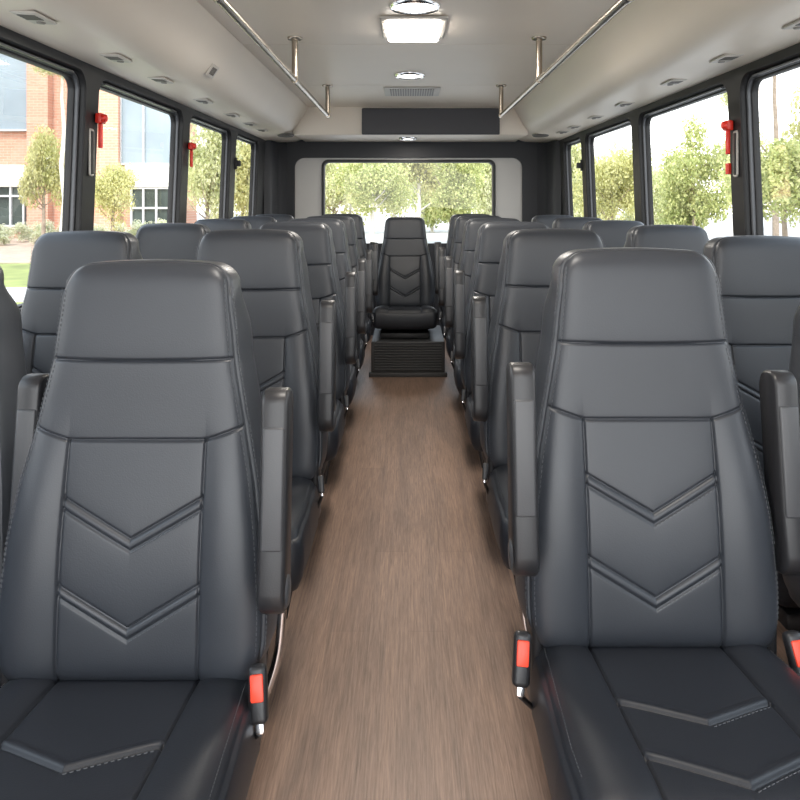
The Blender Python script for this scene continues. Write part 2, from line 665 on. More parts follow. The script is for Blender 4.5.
round_light(0.026, 2.957, CZ, 0.20, 'large round chrome-rimmed ceiling light just ahead of the square light')
round_light(0.010, 4.57, CZ, 0.185, 'round chrome-rimmed ceiling light between square light and ceiling vent')
round_light(0.0, 6.40, 1.684, 0.15, 'small round light under the bulkhead above the rear window')

e = empty('ceiling_light', (0.023, 3.32, CZ), 'square ceiling light with pale plastic surround', 'ceiling light')
mb = MB()
mb.box((-0.137, -0.20, -0.012), (0.137, 0.20, 0.0), 0.008, 2)
mb.box((-0.128, 0.02, -0.018), (-0.118, 0.06, -0.010))
mb.box((-0.128, -0.05, -0.018), (-0.118, -0.01, -0.010))
mb.box((-0.128, -0.12, -0.018), (-0.118, -0.08, -0.010))
mb.build('surround', M['vent'], e, smooth=40)
MB().box((-0.112, -0.165, -0.034), (0.112, 0.165, -0.010), 0.012, 3).build('diffuser', M['lamp'], e, smooth=40)

e = empty('ceiling_vent', (0.027, 5.25, CZ), 'flat rectangular slatted vent in the ceiling before the bulkhead', 'vent')
MB().box((-0.185, -0.20, -0.008), (0.185, 0.20, 0.0), 0.005, 2).build('frame', M['vent'], e, smooth=40)
mb = MB()
for k in range(18):
    x = -0.145 + k * 0.0165
    mb.box((x, -0.15, -0.013), (x + 0.009, 0.15, -0.007))
mb.build('grille', M['vent_mid'], e)


def handrail(x, label):
    z = 1.711
    e = empty('handrail', (x, 0, z), label, 'handrail', 'ceiling handrails')
    MB().tube([(0, -0.45, 0), (0, 5.01, 0)], 0.0130, 16).build('rail', M['steel'], e, smooth=50)
    sides = 1 if x < 0 else -1
    for y in (0.66, 2.10, 3.54, 4.98):
        p = MB().tube([(0, y, 0.0), (0, y, CZ - z)], 0.0140, 14).build('post', M['steel'], e, smooth=50)
        MB().lathe([(0.0, CZ - z - 0.010), (0.03, CZ - z - 0.010), (0.034, CZ - z - 0.005), (0.034, CZ - z)], 20, Matrix.Translation((0, y, 0))).build('flange', M['steel'], p, smooth=40)
        MB().tube([(0, y - 0.016, 0), (0, y + 0.016, 0)], 0.0165, 16).build('clamp', M['steel'], p, smooth=50)
    return e


handrail(-0.511, 'ceiling handrail on three posts over the brick-building side of the aisle')
handrail(0.592, 'ceiling handrail on three posts over the side of the aisle facing trees')

# vents under the coves
ROWN = ['first', 'second', 'third', 'fourth', 'fifth', 'sixth', 'seventh', 'eighth']
vent_proto = None
for s, xs, ys, sidename in ((-1, 1.05, [2.20, 2.82, 3.33, 4.02, 4.67, 5.20, 5.64], 'brick-building side'),
                            (1, 1.145, [2.26, 2.82, 3.38, 4.14, 4.78, 5.40, 5.80], 'side facing trees')):
    for i, y in enumerate(ys):
        lab = '%s small reading-light vent from the front under the cove, %s' % (ROWN[i], sidename)
        zz = 1.676 + (XW[s] - xs - 0.03) / 0.232 * 0.011 - 0.0005
        if vent_proto is None:
            e = empty('air_vent', (s * xs, y, zz), lab, 'vent', 'cove air vents')
            MB().box((-0.036, -0.072, -0.006), (0.036, 0.072, 0.002), 0.005, 2).build('housing', M['vent'], e, smooth=40)
            mb = MB()
            for q in range(4):
                yy = -0.048 + q * 0.016
                mb.box((-0.024, yy, -0.008), (0.024, yy + 0.010, -0.005))
            mb.build('slots', M['vent_dark'], e)
            MB().lathe([(0.0, -0.011), (0.011, -0.010), (0.014, -0.005)], 14, Matrix.Translation((0, 0.044, 0))).build('knob', M['vent_mid'], e, smooth=40)
            vent_proto = e
        else:
            e = copy_tree(vent_proto)
            e.location = (s * xs, y, zz)
            e['label'] = lab
        e.rotation_euler = (0, math.atan2(0.011, 0.232) * -s, 0)

# little square speaker grille on the cove face
e = empty('speaker_grille', (-0.838, 3.40, 1.735), 'small square speaker grille on the sloping cove face, brick-building side', 'speaker grille')
e.rotation_euler = (0, math.radians(-72), 0)
e.location = (-0.875, 3.50, 1.745)
e.rotation_euler = (0, math.radians(123), 0)
MB().box((-0.030, -0.06, -0.002), (0.030, 0.06, 0.005), 0.004, 2).build('frame', M['vent'], e, smooth=40)
mb = MB()
for q in range(5):
    mb.box((-0.018, -0.034 + q * 0.015, 0.003), (0.018, -0.026 + q * 0.015, 0.0065))
mb.build('slots', M['vent_dark'], e)
for s, nm in ((-1, 'brick-building side'), (1, 'side facing trees')):
    e = empty('cove_speaker', (s * (0.955 if s < 0 else 1.035), 6.12, 1.683), 'dark oval speaker at the rear end of the cove, ' + nm, 'speaker', 'rear cove speakers')
    sc = Matrix.Diagonal((0.8, 1.15, 1, 1))
    MB().lathe([(0.0, -0.006), (0.055, -0.008), (0.07, -0.012), (0.078, -0.006), (0.080, 0.004)], 28, sc).build('cone', M['vent_dark'], e, smooth=60)

# ------------------------------------------------------------------ window hardware


def hammer(x, y, z, s, label, k=1.0):
    e = empty('emergency_hammer', (x, y, z), label, 'emergency hammer', 'red emergency hammers')
    MB().box((-0.020, -0.034, -0.028), (0.020, 0.034, 0.028), 0.009, 3).lathe([(0.0, -0.024), (0.019, -0.022), (0.022, -0.014), (0.022, 0.0)], 18, Matrix.Translation((-s * 0.018, -0.016, 0)) @ Matrix.Rotation(math.radians(90) * s, 4, 'Y')).build('head', M['red'], e, smooth=40)
    MB().box((-0.011, -0.012, -0.160), (0.011, 0.012, -0.02), 0.006, 2).build('handle', M['red'], e, smooth=40)
    e.scale = (0.68, 0.68, 0.70)
    return e


def loop_handle(x, y, z, s, label):
    e = empty('pull_handle', (x, y, z), label, 'window handle', 'grey looped window handles')
    pts = [(0, -0.016, 0.085), (0, 0.016, 0.085), (0, 0.016, -0.085), (0, -0.016, -0.085)]
    pts = fillet(pts + [pts[0], pts[1]], 0.010, 4)
    MB().tube(pts[:-1], 0.0045, 8).build('loop', M['loop'], e, smooth=50)
    MB().box((-0.006 if s > 0 else 0.0, -0.011, -0.08), (0.0 if s > 0 else 0.006, 0.011, 0.08), 0.002, 1).build('plate', M['rubber'], e)
    return e


hammer(wx(-1, 1.46, -0.018), 2.97, 1.476, -1, 'red emergency hammer on the front window pillar, brick-building side')
hammer(wx(-1, 1.44, -0.018), 4.22, 1.46, -1, 'red emergency hammer on the second window pillar, brick-building side')
hammer(wx(1, 1.45, -0.018), 3.04, 1.456, 1, 'red emergency hammer on the front window pillar, side facing trees')
loop_handle(wx(-1, 1.30, -0.006), 2.93, 1.345, -1, 'grey looped handle below the red hammer, brick-building side')
loop_handle(wx(1, 1.30, -0.006), 3.01, 1.345, 1, 'grey looped handle below the red hammer, side facing trees')
MB_ = MB().box((-0.008, -0.012, -0.022), (0.008, 0.012, 0.022), 0.004, 2)
o = MB_.build('release_tag', M['red'], None, loc=(wx(1, 1.28, -0.014), 3.062, 1.29))
tag(o, 'small red release tag on the pillar edge under the red hammer', 'release tag')
for s, y in ((-1, 5.37), (1, 5.67)):
    e = empty('window_latch', (wx(s, 1.42, -0.001), y, 1.425), 'small black latch beside the rearmost window, ' + ('brick-building side' if s < 0 else 'side facing trees'), 'latch', 'window latches')
    MB().box((-0.012, -0.012, -0.04), (0.012, 0.012, 0.04), 0.004, 2).build('plate', M['black_metal'], e)
    MB().box((-0.035 if s > 0 else 0.008, -0.010, -0.02), (-0.008 if s > 0 else 0.035, 0.03, 0.02), 0.005, 2).build('catch', M['black_metal'], e)

# ------------------------------------------------------------------ heater box under the rear seat
hx = 0.0
e = empty('heater', (0.0, 5.20, 0), 'low dark grey heater box with louvred front under the rear centre seat', 'heater')
mb = MB()
mb.box((-0.245, 0.0, 0.0), (0.245, 0.70, 0.235), 0.010, 2)
mb.box((-0.26, -0.012, 0.0), (0.26, 0.02, 0.030), 0.004, 2)
mb.build('cabinet', M['heater'], e, smooth=40)
MB().box((-0.222, -0.004, 0.042), (0.222, 0.003, 0.225)).build('grille_recess', M['rubber'], e)
mb = MB()
for k in range(10):
    z = 0.048 + k * 0.0175
    mb.box((-0.222, -0.016, z), (0.222, 0.0, z + 0.0085), 0.002, 1, None)
mb.build('grille', M['heater'], e)

# ------------------------------------------------------------------ seats
L = 0.66
Z0 = 0.415
SLOPE = 0.15
T_ = [0, .03, .07, .13, .2, .33, .457, .587, .75, .9, 1]
W_ = [.197, .203, .206, .207, .206, .200, .188, .170, .1490, .1390, .135]
_tt = np.linspace(0, 1, 401)
_ww = np.interp(_tt, T_, W_)
for _ in range(60):
    _ww[1:-1] = (_ww[:-2] + 2 * _ww[1:-1] + _ww[2:]) / 4


def hw(t):
    return np.interp(t, _tt, _ww)


IN = 0.111          # inner seam half width


def seg_dist(x, s, a, b):
    a, b = np.array(a), np.array(b)
    d = b - a
    u = ((x - a[0]) * d[0] + (s - a[1]) * d[1]) / (d @ d)
    u = np.clip(u, 0, 1)
    return np.hypot(x - a[0] - u * d[0], s - a[1] - u * d[1])


def groove(dist, depth, sig, soft=0.0, ssig=0.02):
    return -depth * np.exp(-(dist / sig) ** 2) - soft * np.exp(-dist / ssig)


def sstep(u):
    u = np.clip(u, 0, 1)
    return u * u * (3 - 2 * u)


def back_disp(x, s):
    """forward swell of the leather face"""
    x = np.asarray(x, float)
    s = np.asarray(s, float)
    t = s / L
    w = hw(t)
    ax = np.abs(x)
    e = np.maximum(w - ax, 0)
    et = np.maximum(L - s, 0)
    eb = np.maximum(s, 0)
    d = 0.013 * np.exp(-((t - 0.30) / 0.22) ** 2) + 0.006 * sstep((t - 0.50) / 0.45)
    # bolsters
    bol = np.clip((ax - IN) / np.maximum(w - IN, 0.02), 0, 1)
    d = d + 0.009 * np.sin(np.pi * np.clip(bol, 0, 1)) ** 0.8 * sstep((0.66 - t) / 0.28)
    # rounding to the borders
    d = d - 0.011 * np.exp(-e / 0.011) - 0.012 * np.exp(-et / 0.012) - 0.014 * np.exp(-eb / 0.012)
    # seams
    sA = 0.752 * L
    d = d + groove(np.abs(s - sA - 0.003 * (ax / 0.15) ** 2), 0.0048, 0.0024, 0.0020, 0.016)
    k0, k1 = 0.560 * L, 0.598 * L
    dB = np.minimum(seg_dist(ax, s, (0, k0), (IN, k0)), seg_dist(ax, s, (IN, k0), (0.185, k1)))
    d = d + groove(dB, 0.0048, 0.0023, 0.0016, 0.014)
    dC = seg_dist(ax, s, (IN, -0.05), (IN, k0))
    d = d + groove(dC, 0.0048, 0.0021, 0.0016, 0.011)
    # chevrons: a rib between two seams
    ins = (ax < IN + 0.001)
    for te, tc_ in ((0.413, 0.318), (0.213, 0.113)):
        a, b = (0.0, tc_ * L), (IN, te * L)
        dd = seg_dist(ax, s, a, b)
        sl = tc_ * L + ax / IN * (te - tc_) * L
        sg = (s - sl) * math.cos(math.atan2((te - tc_) * L, IN))
        rib = 0.0018 * np.exp(-(sg / 0.0042) ** 2)
        rib = rib + groove(np.abs(sg - 0.0078), 0.0044, 0.0022, 0.0014, 0.014)
        rib = rib + groove(np.abs(sg + 0.0074), 0.0030, 0.0022, 0.0008, 0.014)
        d = d + np.where(ins & (dd < 0.08), rib, 0)
    return d


def back_pos(x, s, extra=0.0):
    d = back_disp(x, s) + extra
    y = s * SLOPE - d
    z = Z0 + s + d * SLOPE * 0.5
    return np.stack([x, y, z], -1)


def loft_sides(front, loop_ids, rings, dvec, dscale, oscale=None):
    """front (n,3) grid verts; loop_ids CCW seen from outside face; rings [(outward, depth)];
    dvec depth direction, dscale per-loop-vert depth factor"""
    P = front[loop_ids]
    n = len(loop_ids)
    tan = np.roll(P, -1, 0) - np.roll(P, 1, 0)
    dv = np.array(dvec, float)
    dv /= np.linalg.norm(dv)
    nr = np.cross(tan, dv)
    nr /= np.linalg.norm(nr, axis=1)[:, None] + 1e-12
    for _ in range(10):
        nr = (np.roll(nr, 1, 0) + 2 * nr + np.roll(nr, -1, 0)) / 4
    nr /= np.linalg.norm(nr, axis=1)[:, None]
    c = P.mean(0)
    if ((P - c) * nr).sum() < 0:
        nr = -nr
    PS = P.copy()          # the side band does not follow the stitched seams
    for _ in range(120):
        PS = (np.roll(PS, 1, 0) + 2 * PS + np.roll(PS, -1, 0)) / 4
    PS = P + dv * ((PS - P) @ dv)[:, None]
    if oscale is not None:
        oscale = 1 - oscale * np.clip(nr[:, 2], 0, 1) ** 1.5
    verts = [front]
    faces = []
    prev = np.array(loop_ids)
    base = len(front)
    for kk, (o, dpt) in enumerate(rings):
        oo = o if oscale is None else (o * oscale)[:, None]
        q = (P if kk == 0 else PS) + nr * oo + dv * (dpt * dscale)[:, None]
        verts.append(q)
        cur = np.arange(base, base + n)
        base += n
        for k in range(n):
            k2 = (k + 1) % n
            faces.append((prev[k], cur[k], cur[k2], prev[k2]))
        prev = cur
    faces.append(tuple(prev[::-1]))
    return np.concatenate(verts), faces


def grid_faces(nx, nt):
    f = []
    for j in range(nt - 1):
        for i in range(nx - 1):
            a = j * nx + i
            f.append((a, a + 1, a + nx + 1, a + nx))
    return f


def border(nx, nt):
    ids = [i for i in range(nx)]
    ids += [j * nx + nx - 1 for j in range(1, nt)]
    ids += [(nt - 1) * nx + i for i in range(nx - 2, -1, -1)]
    ids += [j * nx for j in range(nt - 2, 0, -1)]
    return ids


def mesh_np(name, v, f):
    me = bpy.data.meshes.new(name)
    me.from_pydata(v.tolist(), [], [tuple(int(i) for i in q) for q in f])
    me.update()
    me.polygons.foreach_set('use_smooth', [True] * len(me.polygons))
    return me


def make_back(nx=261, nt=401):
    xi = np.linspace(-1, 1, nx)
    xi = np.sign(xi) * (1 - (1 - np.abs(xi)) ** 1.0)
    t = np.linspace(0, 1, nt)
    X, T = np.meshgrid(xi, t)
    W = hw(T)
    x = X * W
    s = T * L
    ax = np.abs(x)

    def drop(r):
        q = np.clip((ax - (W - r)) / r, 0, 1)
        return r - r * np.sqrt(np.maximum(1 - q * q, 0))
    s = s - (drop(0.036) + 0.008 * X ** 2) * np.clip((T - 0.80) / 0.2, 0, 1) ** 1.5
    s = s + (drop(0.022)) * np.clip((0.10 - T) / 0.10, 0, 1) ** 1.2
    P = back_pos(x.ravel(), s.ravel())
    # keep top edge rounding tied to grid edge, not to height only
    tr = T.ravel()
    P[:, 1] += 0.012 * np.exp(-(1 - tr) * L / 0.010)
    f = grid_faces(nx, nt)
    ids = border(nx, nt)
    tl = T.ravel()[ids]
    dsc = 1.0 - 0.50 * sstep((tl - 0.80) / 0.20)
    rings = [(.0002, .004), (.0006, .010), (.0022, .0115), (.0045, .0105), (.0062, .0135), (.0085, .032), (.0115, .065), (.0125, .100), (.0105, .125), (.004, .142), (-.015, .150)]
    # tilt back of the shell
    v, sf = loft_sides(P, ids, rings, (0, 1, -0.05), dsc, 0.75)
    ff = f + sf
    # split at the headrest seam
    cut = Z0 + 0.752 * L
    hd, bk = [], []
    for q in ff[:-1]:
        z = v[list(q), 2].mean()
        (hd if z > cut else bk).append(q)
    cap = ff[-1]
    bk.append(cap)

    def sub(fs):
        used = sorted({i for q in fs for i in q})
        mp = {i: k for k, i in enumerate(used)}
        return v[used], [tuple(mp[i] for i in q) for q in fs]
    return sub(bk), sub(hd)


(bv, bf), (hv, hf) = make_back()
ME_BACK = mesh_np('backrest', bv, bf)
ME_HEAD = mesh_np('headrest', hv, hf)
for me in (ME_BACK, ME_HEAD):
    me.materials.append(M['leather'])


def dash_mesh(paths, name, w=0.0010, ln=0.0048, gap=0.0034, h=0.0007):
    """paths: list of (N,3) polylines + normals -> little thread dashes"""
    v, f = [], []
    for P, nrm in paths:
        seg = np.linalg.norm(np.diff(P, axis=0), axis=1)
        cum = np.concatenate([[0], np.cumsum(seg)])
        pos = np.arange(0, cum[-1] - ln, ln + gap)
        for a in pos:
            p0 = np.array([np.interp(a, cum, P[:, k]) for k in range(3)])
            p1 = np.array([np.interp(a + ln, cum, P[:, k]) for k in range(3)])
            n = np.array([np.interp(a, cum, nrm[:, k]) for k in range(3)])
            n /= np.linalg.norm(n)
            tg = (p1 - p0) / (np.linalg.norm(p1 - p0) + 1e-9)
            sd = np.cross(tg, n)
            b = len(v)
            for p in (p0, p1):
                v += [p - sd * w / 2 - n * h * 0.3, p + sd * w / 2 - n * h * 0.3, p + sd * w * 0.3 + n * h, p - sd * w * 0.3 + n * h]
            f += [(b, b + 1, b + 5, b + 4), (b + 1, b + 2, b + 6, b + 5), (b + 2, b + 3, b + 7, b + 6), (b + 3, b, b + 4, b + 7), (b, b + 3, b + 2, b + 1), (b + 4, b + 5, b + 6, b + 7)]
    me = bpy.data.meshes.new(name)
    me.from_pydata([tuple(p) for p in v], [], f)
    me.update()
    me.materials.append(M['thread'])
    return me


def back_normals(x, s):
    h = 0.001
    px = (back_pos(x + h, s) - back_pos(x - h, s))
    ps = (back_pos(x, s + h) - back_pos(x, s - h))
    n = np.cross(px, ps)
    n /= np.linalg.norm(n, axis=1)[:, None]
    n[n[:, 1] > 0] *= -1
    return n


paths = []
for sg in (-1, 1):
    for ins in (0.0050,):
        s = np.linspace(0.06 * L, 0.955 * L, 200)
        x = sg * (hw(s / L) - ins)
        nn = back_normals(x, s)
        paths.append((back_pos(x, s) + nn * 0.0006, nn))
    # outer row on the side band
    s = np.linspace(0.06 * L, 0.94 * L, 200)
    x = sg * hw(s / L)
    dsc = 1 - 0.50 * sstep((s / L - 0.80) / 0.20)
    p = back_pos(x, s)
    p[:, 0] += sg * 0.0062
    p[:, 1] += 0.0150 * dsc
    nn = np.tile(np.array([sg * 0.75, -0.66, 0.0]), (200, 1))
    paths.append((p + nn * 0.0012, nn))
    # along one arm of each chevron
for te, tc_ in ((0.413, 0.318), (0.213, 0.113)):
    x = np.linspace(0.004, IN - 0.004, 60)
    s = tc_ * L + x / IN * (te - tc_) * L - 0.0125
    nn = back_normals(x, s)
    paths.append((back_pos(x, s) + nn * 0.0005, nn))
ME_STITCH = [dash_mesh([p], 'stitching') for p in paths]

# ---- cushion
CL = 0.46
CY0 = 0.045


def cw(u):
    return 0.191 + 0.016 * np.clip(u / 0.7, 0, 1)


def cush_top(x, q):
    """x across, q distance from rear edge forward (0..CL); returns height"""
    ax = np.abs(x)
    u = q / CL
    w = cw(u)
    e = np.maximum(w - ax, 0)
    z = 0.412 + 0.052 * np.clip(u, 0, 1) ** 0.9
    bol = np.clip((ax - IN) / (w - IN), 0, 1)
    z = z + 0.010 * np.sin(np.pi * bol) ** 0.8 - 0.009 * np.exp(-e / 0.012)
    z = z - 0.030 * np.exp(-np.maximum(CL - q, 0) / 0.018) - 0.01 * np.exp(-q / 0.015)
    z = z + groove(np.abs(ax - IN), 0.0048, 0.0022, 0.002, 0.012)
    for qe, qc in ((0.205, 0.262), (0.335, 0.397)):
        ql = qc - (qc - qe) * ax / IN
        sg = (q - ql)
        rib = 0.003 * np.exp(-((sg + 0.004) / 0.008) ** 2) + groove(np.abs(sg - 0.006), 0.0045, 0.0026, 0.002, 0.015)
        z = z + np.where(ax < IN, rib, 0)
    return z


def make_cushion(nx=201, nq=231):
    xi = np.linspace(-1, 1, nx)
    u = np.linspace(0, 1, nq)
    X, U = np.meshgrid(xi, u)
    W = cw(U)
    x = X * W
    ax = np.abs(x)
    q = U * CL
    r = 0.022
    k = np.clip((ax - (W - r)) / r, 0, 1)
    q = q - (r - r * np.sqrt(np.maximum(1 - k * k, 0))) * np.clip((U - 0.75) / 0.25, 0, 1)
    z = cush_top(x, q)
    P = np.stack([x, CY0 - q, z], -1).reshape(-1, 3)
    f = [tuple(reversed(g)) for g in grid_faces(nx, nq)]
    ids = border(nx, nq)[::-1]
    ul = U.ravel()[ids]
    dsc = 1.0 - 0.20 * ul
    rings = [(.001, .003), (.003, .006), (.007, .007), (.010, .014), (.014, .04), (.015, .075), (.011, .115), (.003, .14), (-.012, .15)]
    v, sf = loft_sides(P, ids, rings, (0, 0, -1), dsc)
    return v, f + sf


cv, cf = make_cushion()
ME_CUSH = mesh_np('seat_cushion', cv, cf)
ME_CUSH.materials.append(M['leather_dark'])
for me in (ME_BACK, ME_HEAD, ME_CUSH):
    b = bmesh.new()
    b.from_mesh(me)
    bmesh.ops.recalc_face_normals(b, faces=b.faces[:])
    b.to_mesh(me)
    b.free()
paths = []
for sg in (-1, 1):
    q = np.linspace(0.02, CL - 0.07, 120)
    x = sg * (cw(q / CL) - 0.0065)
    P = np.stack([x, CY0 - q, cush_top(x, q)], -1)
    nn = np.tile(np.array([sg * 0.4, 0, 0.92]), (120, 1))
    paths.append((P + nn * 0.0006, nn))
for qe, qc in ((0.205, 0.262), (0.335, 0.397)):
    x = np.linspace(0.004, IN - 0.004, 50)
    q = qc - (qc - qe) * x / IN + 0.016
    P = np.stack([x, CY0 - q, cush_top(x, q)], -1)
    paths.append((P + np.array([0, 0, 0.0006]), np.tile(np.array([0, 0, 1.0]), (50, 1))))
ME_CSTITCH = [dash_mesh([p], 'cushion_stitching') for p in paths]


def rounded_arm(parent, x, yo=0.0, zo=0.632):
    """folded-up armrest standing along the backrest at local x"""
    a = MB()
    tilt = Matrix.Translation((x, yo - 0.022, zo)) @ Matrix.Rotation(math.radians(-7.5), 4, 'X')
    # side profile (y, z) of the stalk, extruded across x with rounded edges
    prof = []
    def arc(cy, cz, ry, rz_, a0, a1, n=8):
        for k in range(n + 1):
            t = math.radians(a0 + (a1 - a0) * k / n)
            prof.append((cy + ry * math.cos(t), cz + rz_ * math.sin(t)))
    arc(0.0, -0.038, 0.040, 0.038, 180, 360)          # pivot end
    prof.append((0.034, 0.03))
    arc(0.006, 0.232, 0.028, 0.030, 0, 90, 5)
    arc(-0.008, 0.238, 0.026, 0.024, 90, 180, 5)
    prof.append((-0.034, 0.04))
    hwid = 0.0205
    xs = [(-hwid, 0.006), (-hwid + 0.0025, 0.0018), (-hwid + 0.006, 0.0), (hwid - 0.006, 0.0), (hwid - 0.0025, 0.0018), (hwid, 0.006)]
    c = np.mean(np.array(prof), 0)
    v, f = [], []
    n = len(prof)
    for (xx, ins) in xs:
        for k, (py, pz) in enumerate(prof):
            d = np.array([py, pz]) - np.array([0.0, np.clip(pz, -0.04, 0.23)])
            d = d / (np.linalg.norm(d) + 1e-9)
            v.append(tilt @ Vector((xx, py - d[0] * ins, pz - d[1] * ins)))
    for j in range(len(xs) - 1):
        for k in range(n):
            f.append((j * n + k, j * n + (k + 1) % n, (j + 1) * n + (k + 1) % n, (j + 1) * n + k))
    f.append(tuple(range(n - 1, -1, -1)))
    f.append(tuple((len(xs) - 1) * n + k for k in range(n)))
    a.poly(v, f)
    ao = a.build('armrest', M['plastic'], parent, smooth=35)
    MB().box((-0.0165, -0.0375, 0.022), (0.0165, -0.030, 0.205), 0.004, 3, tilt).build('arm_pad', M['plastic_grey'], ao, smooth=40)
    MB().lathe([(0.0, 0.004), (0.020, 0.003), (0.024, 0.0), (0.024, -0.006)], 20, tilt @ Matrix.Translation(((hwid if x > 0 else -hwid), 0, -0.045)) @ Matrix.Rotation(math.radians(90 if x > 0 else -90), 4, 'Y')).build('pivot_cap', M['plastic_grey'], ao, smooth=40)
    return ao


def buckle(parent, x, red):
    sg = 1 if x > 0 else -1
    k = 1.0 if red else 0.55
    m4 = Matrix.Translation((x, -0.03, 0.418)) @ Matrix.Rotation(math.radians(-22), 4, 'X') @ Matrix.Rotation(math.radians(-6 * sg), 4, 'Y') @ Matrix.Scale(k, 4)
    b = MB().box((-0.014, -0.013, -0.038), (0.014, 0.013, 0.042), 0.008, 3, m4).build('buckle', M['plastic'], parent, smooth=40)
    if red:
        MB().box((-0.0100, -0.0165, -0.008), (0.0100, -0.010, 0.030), 0.003, 2, m4).build('button', M['buckle_red'], b, smooth=40)
    MB().box((-0.006, -0.004, -0.052), (0.007, 0.004, -0.034), 0.003, 2, m4).build('anchor', M['chrome'], b, smooth=40)
    p = [m4 @ Vector((0, 0, -0.050)), Vector((x - sg * 0.030, 0.03, 0.30))]
    MB().tube(p, 0.0045, 8).build('stalk', M['black_metal'], b, smooth=50)


def make_seat(arms, red_sides, buckle_sides, label, group, stitches=False, legs=True):
    e = empty('passenger_seat', (0, 0, 0), label, 'bus seat', group)
    link('backrest', ME_BACK, None, e)
    link('headrest', ME_HEAD, None, e)
    link('seat_cushion', ME_CUSH, None, e)
    if stitches:
        for me in ME_STITCH:
            link('stitching', me, None, e)
        for me in ME_CSTITCH:
            link('cushion_stitching', me, None, e)
    MB().box((-0.165, -0.36, 0.245), (0.165, 0.10, 0.285), 0.008, 2).build('seat_frame', M['black_metal'], e, smooth=40)
    for sx in (-1, 1):
        if not legs:
            break
        for (ya, yb) in ((-0.345, -0.375), (0.075, 0.105)):
            pts = fillet([(sx * 0.110, ya, 0.255), (sx * 0.135, ya - 0.004, 0.240), (sx * 0.125, (ya + yb) / 2, 0.13), (sx * 0.100, yb, 0.004)], 0.05, 5)
            MB().tube(pts, 0.0095, 12).build('leg', M['black_metal'], e, smooth=50)
    if red_sides:
        sx = 1 if red_sides[0] > 0 else -1
        bo = 0.231 if sx > 0 else 0.214
        pts = fillet([(sx * bo, 0.125, 0.560), (sx * (bo - 0.012), 0.118, 0.385), (sx * (bo - 0.055), 0.110, 0.275)], 0.04, 6)
        MB().tube(pts, 0.0078, 12).build('brace', M['chrome'], e, smooth=50)
    for sx in (-1, 1):
        # hinge cover joining back and cushion
        mb = MB()
        mb.box((sx * 0.196 - 0.010, 0.012, 0.30), (sx * 0.196 + 0.010, 0.085, 0.535), 0.008, 3)
        mb.build('hinge_cover', M['plastic'], e, smooth=40)
    for av in arms:
        rounded_arm(e, *av)
    for x in buckle_sides:
        buckle(e, x, x in red_sides)
    return e


BX = 0.218
G1 = 'black leather seats along the aisle'
G2 = 'black leather seats along the windows'
BS, TS = 'brick-building side', 'side facing trees'
seatL = make_seat([(0.236, 0.0, 0.622), (-0.205, 0.135, 0.614)], [0.213], [0.213, -BX], 'black leather aisle seat nearest the camera, chevron stitched, brick-building side', G1, True)
seatL.location = (-0.440, 1.22, 0)
seatL.scale = (1, 1, 0.985)
seatR = make_seat([(-0.226, 0.0), (0.232, 0.06, 0.606)], [-0.230, BX], [BX, -0.230], 'black leather aisle seat nearest the camera, chevron stitched, side facing trees', G1, True)
seatR.location = (0.414, 1.30, 0)
seatA = make_seat([(0.232, 0), (-0.232, 0)], [], [BX, -BX], 'black leather aisle seat in second row from front, brick-building side', G1, True)
seatB = make_seat([(0.232, 0), (-0.232, 0)], [], [BX, -BX], '', G1)
rowsL = [2.08, 2.93, 3.60, 4.27, 5.05]
rowsR = [2.18, 3.03, 3.79, 4.56, 5.16]
for i, y in enumerate(rowsL):
    o = seatA if i == 0 else seatB if i == 1 else copy_tree(seatB)
    o.location = (-0.445, y, 0)
    o.scale = (1, 1, 1.007)
    o['label'] = 'black leather aisle seat in the %s row from the front, %s' % (ROWN[i + 1], BS)
for i, y in enumerate(rowsR):
    o = copy_tree(seatA if i == 0 else seatB)
    o.location = (0.430, y, 0)
    o.scale = (1, 1, 1.005)
    o['label'] = 'black leather aisle seat in the %s row from the front, %s' % (ROWN[i + 1], TS)
o = make_seat([(0.232, 0), (-0.232, 0)], [], [], 'single black leather seat at the end of the aisle above the heater box', None, False, False)
MB().box((-0.12, -0.30, 0.242), (0.12, 0.08, 0.250)).build('mounting_plate', M['black_metal'], o)
o.location = (-0.022, 5.64, 0)
o.scale = (1, 1, 0.978)
seatW = make_seat([], [], [], 'x', G2)
seatW2 = make_seat([], [], [], 'x', G2, True)
winL = [(-0.962, 1.42), (-0.942, 2.16), (-0.945, 3.02), (-0.945, 3.84), (-0.945, 4.62), (-0.945, 5.36)]
winR = [(0.935, 1.37), (0.972, 2.03), (0.965, 2.78), (0.965, 3.52), (0.960, 4.26), (0.960, 5.02)]
first = True
for lst, nm in ((winL, BS), (winR, TS)):
    for i, (x, y) in enumerate(lst):
        o = (seatW2 if nm == BS else copy_tree(seatW2)) if i == 1 else seatW if first else copy_tree(seatW)
        first = False
        o.location = (x, y, 0)
        o.scale = (1, 1, 0.978 if i == 0 else 0.992 if (i == 1 and nm == TS) else 1.0)
        o['label'] = 'black leather window seat in the %s row from the front, %s' % (ROWN[i], nm)

